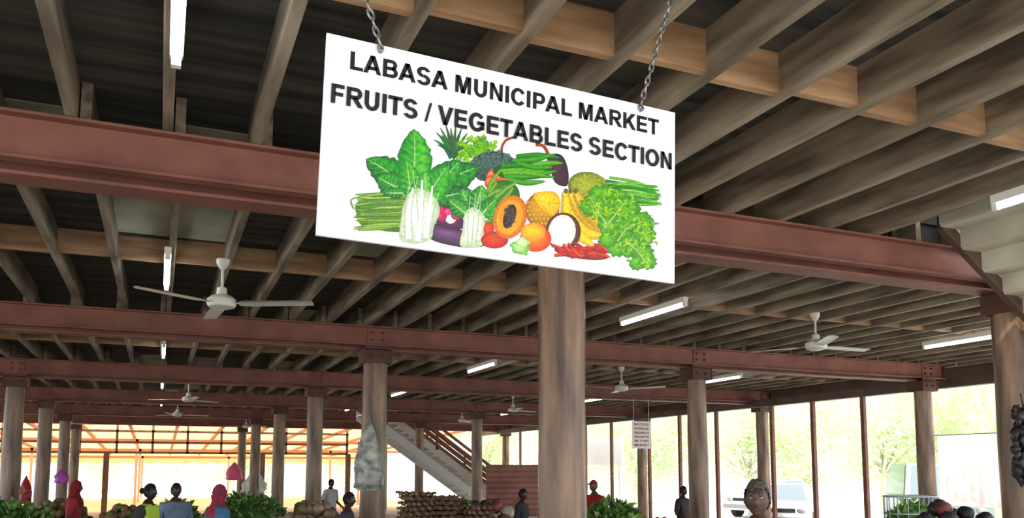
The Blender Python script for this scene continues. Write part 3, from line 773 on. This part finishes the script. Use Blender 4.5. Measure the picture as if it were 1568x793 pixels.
table(3.6,9.2,1.4,0.9); rounds('bagged_produce_heap',3.6,9.2,0.85,0.45,0.32,0.40,110,0.085,[(60,55,60),(110,80,64),(190,180,170),(130,60,50),(90,120,60)])
table(2.55,7.65,1.3,0.8)
table(2.0,11.0,1.2,0.7); rounds('sack_produce_heap',1.9,11.0,0.85,0.4,0.25,0.36,70,0.08,[(170,150,120),(140,120,96)])
table(4.6,13.5,1.6,0.8); leaves('leafy_greens_heap',4.6,13.5,0.85,0.6,0.3,0.38,380,GC)
table(8.15,6.6,1.7,0.8); rounds('black_bag_heap',8.15,6.6,0.85,0.6,0.26,0.42,90,0.1,[(28,28,32),(50,46,50),(110,84,76),(36,40,44),(130,60,60)])
M_egg=mat('egg_tray_pulp',(168,138,108),0.9,0,(128,102,80),20)
def eggtrays():
    b=B(); n=15
    for sx,(x,y,lay_,a) in enumerate([(2.24,7.55,15,0.25),(2.53,7.60,14,-0.2),(2.80,7.52,12,0.3),(2.38,7.86,14,0.1),(2.68,7.87,13,-0.1)]):
        for k in range(lay_):
            z=0.88+0.046*k; an=a+0.22*math.sin(k*2.3+sx); ca,sa=math.cos(an),math.sin(an); vs=[]
            ox=0.012*math.sin(k*1.7+sx); tl=0.05*math.sin(k*1.3+sx*2)
            for i in range(n):
                for jx in range(n):
                    px=(i/(n-1)-0.5)*0.28;py=(jx/(n-1)-0.5)*0.28
                    hh=0.02*math.sin(i*math.pi*0.5+0.7)*math.sin(jx*math.pi*0.5+0.7)
                    if i in(0,n-1) or jx in(0,n-1): hh=0.012+0.009*math.sin((i+jx)*1.6)
                    vs.append((x+ox+px*ca-py*sa,y+px*sa+py*ca,z+hh+px*tl))
            fs=[(i*n+jx,(i+1)*n+jx,(i+1)*n+jx+1,i*n+jx+1) for i in range(n-1) for jx in range(n-1)]
            b.add(vs,fs,0)
            b.add([(v[0],v[1],v[2]-0.014) for v in vs],[f[::-1] for f in fs],0)
    b.obj('egg_tray_stacks',[M_egg],True)
eggtrays()
table(9.95,8.8,1.4,0.8)
rk=bpy.data.objects.new('wire_display_basket',None); bpy.context.collection.objects.link(rk)
b=B()
for z in (0.87,1.12,1.36):
    b.tube([(9.95+0.42*math.cos(q),8.8+0.3*math.sin(q),z) for q in [2*math.pi*k/28 for k in range(28)]],0.012,6,0,closed=True)
for k in range(16):
    q=2*math.pi*k/16; b.tube([(9.95+0.42*math.cos(q),8.8+0.3*math.sin(q),0.86),(9.95+0.42*math.cos(q),8.8+0.3*math.sin(q),1.36)],0.008,6,0)
b.obj('wire_frame',[mat('wire_paint',(150,165,172),0.4)],parent=rk)
leaves('basket_greens',9.95,8.8,0.87,0.34,0.22,0.42,260,GC,0.1); bpy.data.objects['basket_greens'].parent=rk

# ---------------- hanging things
def bag(name,x,y,z,r,h,col,col2=None,transl=0.2,sc=14):
    b=B(); n=28;k=18;vs=[]
    for i in range(k+1):
        t=i/k; rad=r*(0.12+0.9*math.sin(min(1,t*1.15)*math.pi*0.62)) if t<0.97 else r*0.4
        for jx in range(n):
            q=2*math.pi*jx/n; e=1+0.25*noise.noise(Vector((math.cos(q)*2+x,math.sin(q)*2,t*5)))+0.12*noise.noise(Vector((math.cos(q)*7+x,math.sin(q)*7,t*14)))
            vs.append((x+rad*e*math.cos(q),y+rad*0.5*e*math.sin(q),z-h*t))
    b.add(vs,[(i*n+jx,(i+1)*n+jx,(i+1)*n+(jx+1)%n,i*n+(jx+1)%n) for i in range(k) for jx in range(n)]+[tuple(k*n+jx for jx in range(n))],0)
    b.tube([(x,y,z),(x,y+0.02,z+0.08)],0.006,6,0)
    b.obj(name,[mat(name+'_plastic',col,0.3,0,col2,sc,(1,1,1),0.3,transl=transl)],True)
bag('plastic_bag_of_papers',2.68,11.40,2.42,0.19,0.98,(206,206,198),(92,108,104),0.1,9)
bag('pink_bag',2.75,34.5,2.0,0.3,0.7,(235,110,160))
bag('white_bag',3.5,34.3,1.7,0.45,1.1,(235,235,230),(200,200,200))
bag('red_bag',-2.2,17.35,1.62,0.1,0.5,(170,40,40))
bag('purple_bag',-2.75,29.1,1.75,0.2,0.45,(190,100,200))
b=B(); R_=random.Random(5)
for k in range(140):
    a=R_.uniform(0,6.28); t=R_.random()
    b.ball((7.19+0.11*R_.random()**0.5*math.cos(a),5.08+0.09*math.sin(a)*R_.random()**0.5,1.63+0.66*t),(R_.uniform(0.02,0.05),R_.uniform(0.02,0.05),R_.uniform(0.03,0.07)),0,8,6,0.6)
b.tube([(7.2,5.08,2.25),(7.4,5.25,2.45)],0.006,6)
b.obj('hanging_black_bags',[mat('black_plastic',(26,24,28),0.4,0,(60,50,56),26)],True)
b=B(); vs=[];n=60
for i in range(n+1):
    for jx in range(12):
        Y=10.6+1.6*i/n; z=2.42-1.4*jx/11
        vs.append((14.62+0.04*math.sin(i*0.9)*(0.3+jx/11),Y,z))
b.add(vs,[(i*12+jx,i*12+jx+1,(i+1)*12+jx+1,(i+1)*12+jx) for i in range(n) for jx in range(11)],0)
b.tube([(14.62,10.3,2.43),(14.62,12.45,2.43)],0.01,6,1)
mf=mat('floral_cloth',(252,248,244),0.9,0,(214,96,104),4.2,(1,1,1),0,1.5,transl=0.5)
b.obj('floral_curtain',[mf,M_metal],True)

# ---------------- outdoors
def car(name,x,y,rot,body,L=4.4,Wd=1.75,Ht=1.45,suv=False):
    b=B(); hl=L/2
    if suv: low=[(-hl,0.4),(-hl,1.0),(-hl+0.1,1.1),(-hl+1.2,1.18),(hl-0.1,1.15),(hl,1.0),(hl,0.4)]; cab=[(-hl+1.1,1.15),(-hl+1.6,Ht),(hl-0.3,Ht),(hl-0.1,1.12)]
    else: low=[(-hl,0.3),(-hl,0.7),(-hl+0.15,0.82),(-hl+1.2,0.95),(hl-0.7,1.0),(hl-0.05,0.95),(hl,0.6),(hl,0.3)]; cab=[(-hl+1.1,0.93),(-hl+1.8,Ht),(hl-1.3,Ht),(hl-0.55,0.98)]
    w=Wd/2
    n=len(low)
    vs=[(a,-w,z) for a,z in low]+[(a,w,z) for a,z in low]
    b.add(vs,[tuple(range(n)),tuple(range(2*n-1,n-1,-1))]+[(i,n+i,n+(i+1)%n,(i+1)%n) for i in range(n)],0)
    vs=[(a,-w*(0.96 if z<Ht-0.1 else 0.78),z) for a,z in cab]+[(a,w*(0.96 if z<Ht-0.1 else 0.78),z) for a,z in cab]
    b.add(vs,[(0,1,2,3),(7,6,5,4),(0,4,5,1),(1,5,6,2),(2,6,7,3)],0)
    V_=[Vector(v) for v in vs]
    for f in ((0,1,2,3),(7,6,5,4),(0,4,5,1),(2,6,7,3)):
        P=[V_[k] for k in f]; c=sum(P,Vector())/4; nn=(P[1]-P[0]).cross(P[2]-P[0]).normalized()
        if nn.dot(c-Vector((0,0,0.9)))<0: nn=-nn
        b.add([c+(p-c)*0.86+nn*0.01 for p in P],[(0,1,2,3)],1)
    for ex in(-hl+0.8,hl-0.85):
        for ey in(-1,1):
            b.tube([(ex,ey*(w-0.2),0.33),(ex,ey*(w+0.02),0.33)],0.33,20,2); b.tube([(ex,ey*(w+0.02),0.33),(ex,ey*(w+0.03),0.33)],0.18,14,3)
    for ey in(-1,1):
        b.ball((-hl,ey*(w-0.28),0.72 if not suv else 0.88),(0.05,0.13,0.08),3,10,6); b.box((hl,ey*(w-0.15),0.8),(0.04,0.12,0.2),4)
    b.box((-hl-0.03,0,0.45),(0.12,Wd*0.96,0.16),3); b.box((hl+0.03,0,0.45),(0.12,Wd*0.96,0.16),3); b.box((-hl-0.01,0,0.72 if not suv else .85),(0.03,Wd*0.5,0.12),2)
    b.obj(name,[mat('carpaint_%d_%d_%d'%body,body,0.25),mat('car_glass',(110,124,130),0.1),mat('tyre',(25,25,25),0.8),M_metal,mat('tail_lamp',(160,20,20),0.3)],False,loc=(x,y,-0.15),rot=(0,0,rot))
car('parked_offroad_vehicle',19.6,16.6,0.9,(116,134,128),4.4,1.85,2.05,True)
car('parked_car',17.9,20.6,0.8,(238,238,238))
car('parked_car',23,27,0.3,(225,228,232))
def tree_mesh(seed):
    R_=random.Random(seed); b=B()
    b.tube([(0,0,0),(0.1,0.05,1.5),(0.0,0.1,3.0),(0.2,0,4.2)],[0.2,0.15,0.12,0.05],10,0)
    bl=[]
    for k in range(14):
        a=R_.uniform(0,6.28);r=R_.uniform(0.4,2.5); c=Vector((r*math.cos(a),r*math.sin(a),R_.uniform(1.5,5.4))); bl.append(c)
        b.tube([(0,0.05,1.4),(c.x*0.5,c.y*0.5,c.z*0.8),tuple(c)],[0.07,0.04,0.02],6,0)
    for k in range(9000):
        c=R_.choice(bl); d=Vector((R_.gauss(0,1),R_.gauss(0,1),R_.gauss(0,0.8))).normalized()*R_.uniform(0.3,1.45)
        p=c+d; u=Vector((R_.gauss(0,1),R_.gauss(0,1),R_.gauss(0,1))).normalized(); w=u.orthogonal().normalized(); s=R_.uniform(0.07,0.13)
        b.add([p-u*s,p+w*s*0.45,p+u*s,p-w*s*0.45],[(0,1,2,3)],1+k%2)
    return b
tm=[tree_mesh(k).obj('tree',[mat('bark',(200,192,178),0.9),mat('leaf_hazed_a',(212,230,184),0.6,transl=0.5),mat('leaf_hazed_b',(230,240,210),0.6,transl=0.5)],loc=(p[0],p[1],-0.15)) for k,p in enumerate([(25,31),(33,36)])]  # leaf greens paled: outdoor haze and washed-out daylight put into the colour
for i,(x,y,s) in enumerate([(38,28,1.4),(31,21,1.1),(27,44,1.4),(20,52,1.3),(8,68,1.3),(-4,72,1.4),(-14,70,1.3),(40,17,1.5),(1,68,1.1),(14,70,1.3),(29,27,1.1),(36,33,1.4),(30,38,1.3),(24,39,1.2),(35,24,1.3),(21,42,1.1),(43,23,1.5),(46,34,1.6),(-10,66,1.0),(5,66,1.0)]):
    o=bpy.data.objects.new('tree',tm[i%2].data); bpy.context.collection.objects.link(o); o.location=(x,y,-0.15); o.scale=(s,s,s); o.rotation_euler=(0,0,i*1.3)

# ---------------- light
w=bpy.data.worlds.new('world'); bpy.context.scene.world=w; w.use_nodes=True
bg=w.node_tree.nodes['Background']; bg.inputs['Color'].default_value=(0.985,0.995,1.0,1); bg.inputs['Strength'].default_value=3.2
sd=bpy.data.lights.new('sun','SUN'); sd.energy=5.5; sd.angle=0.03; sd.color=(1,0.96,0.9)
so=bpy.data.objects.new('sun',sd); bpy.context.collection.objects.link(so)
so.rotation_euler=Vector((0.35,0.75,-0.9)).to_track_quat('-Z','Y').to_euler()
sc=bpy.context.scene
sc.view_settings.view_transform='Standard'; sc.view_settings.exposure=0.0; sc.view_settings.look='None'
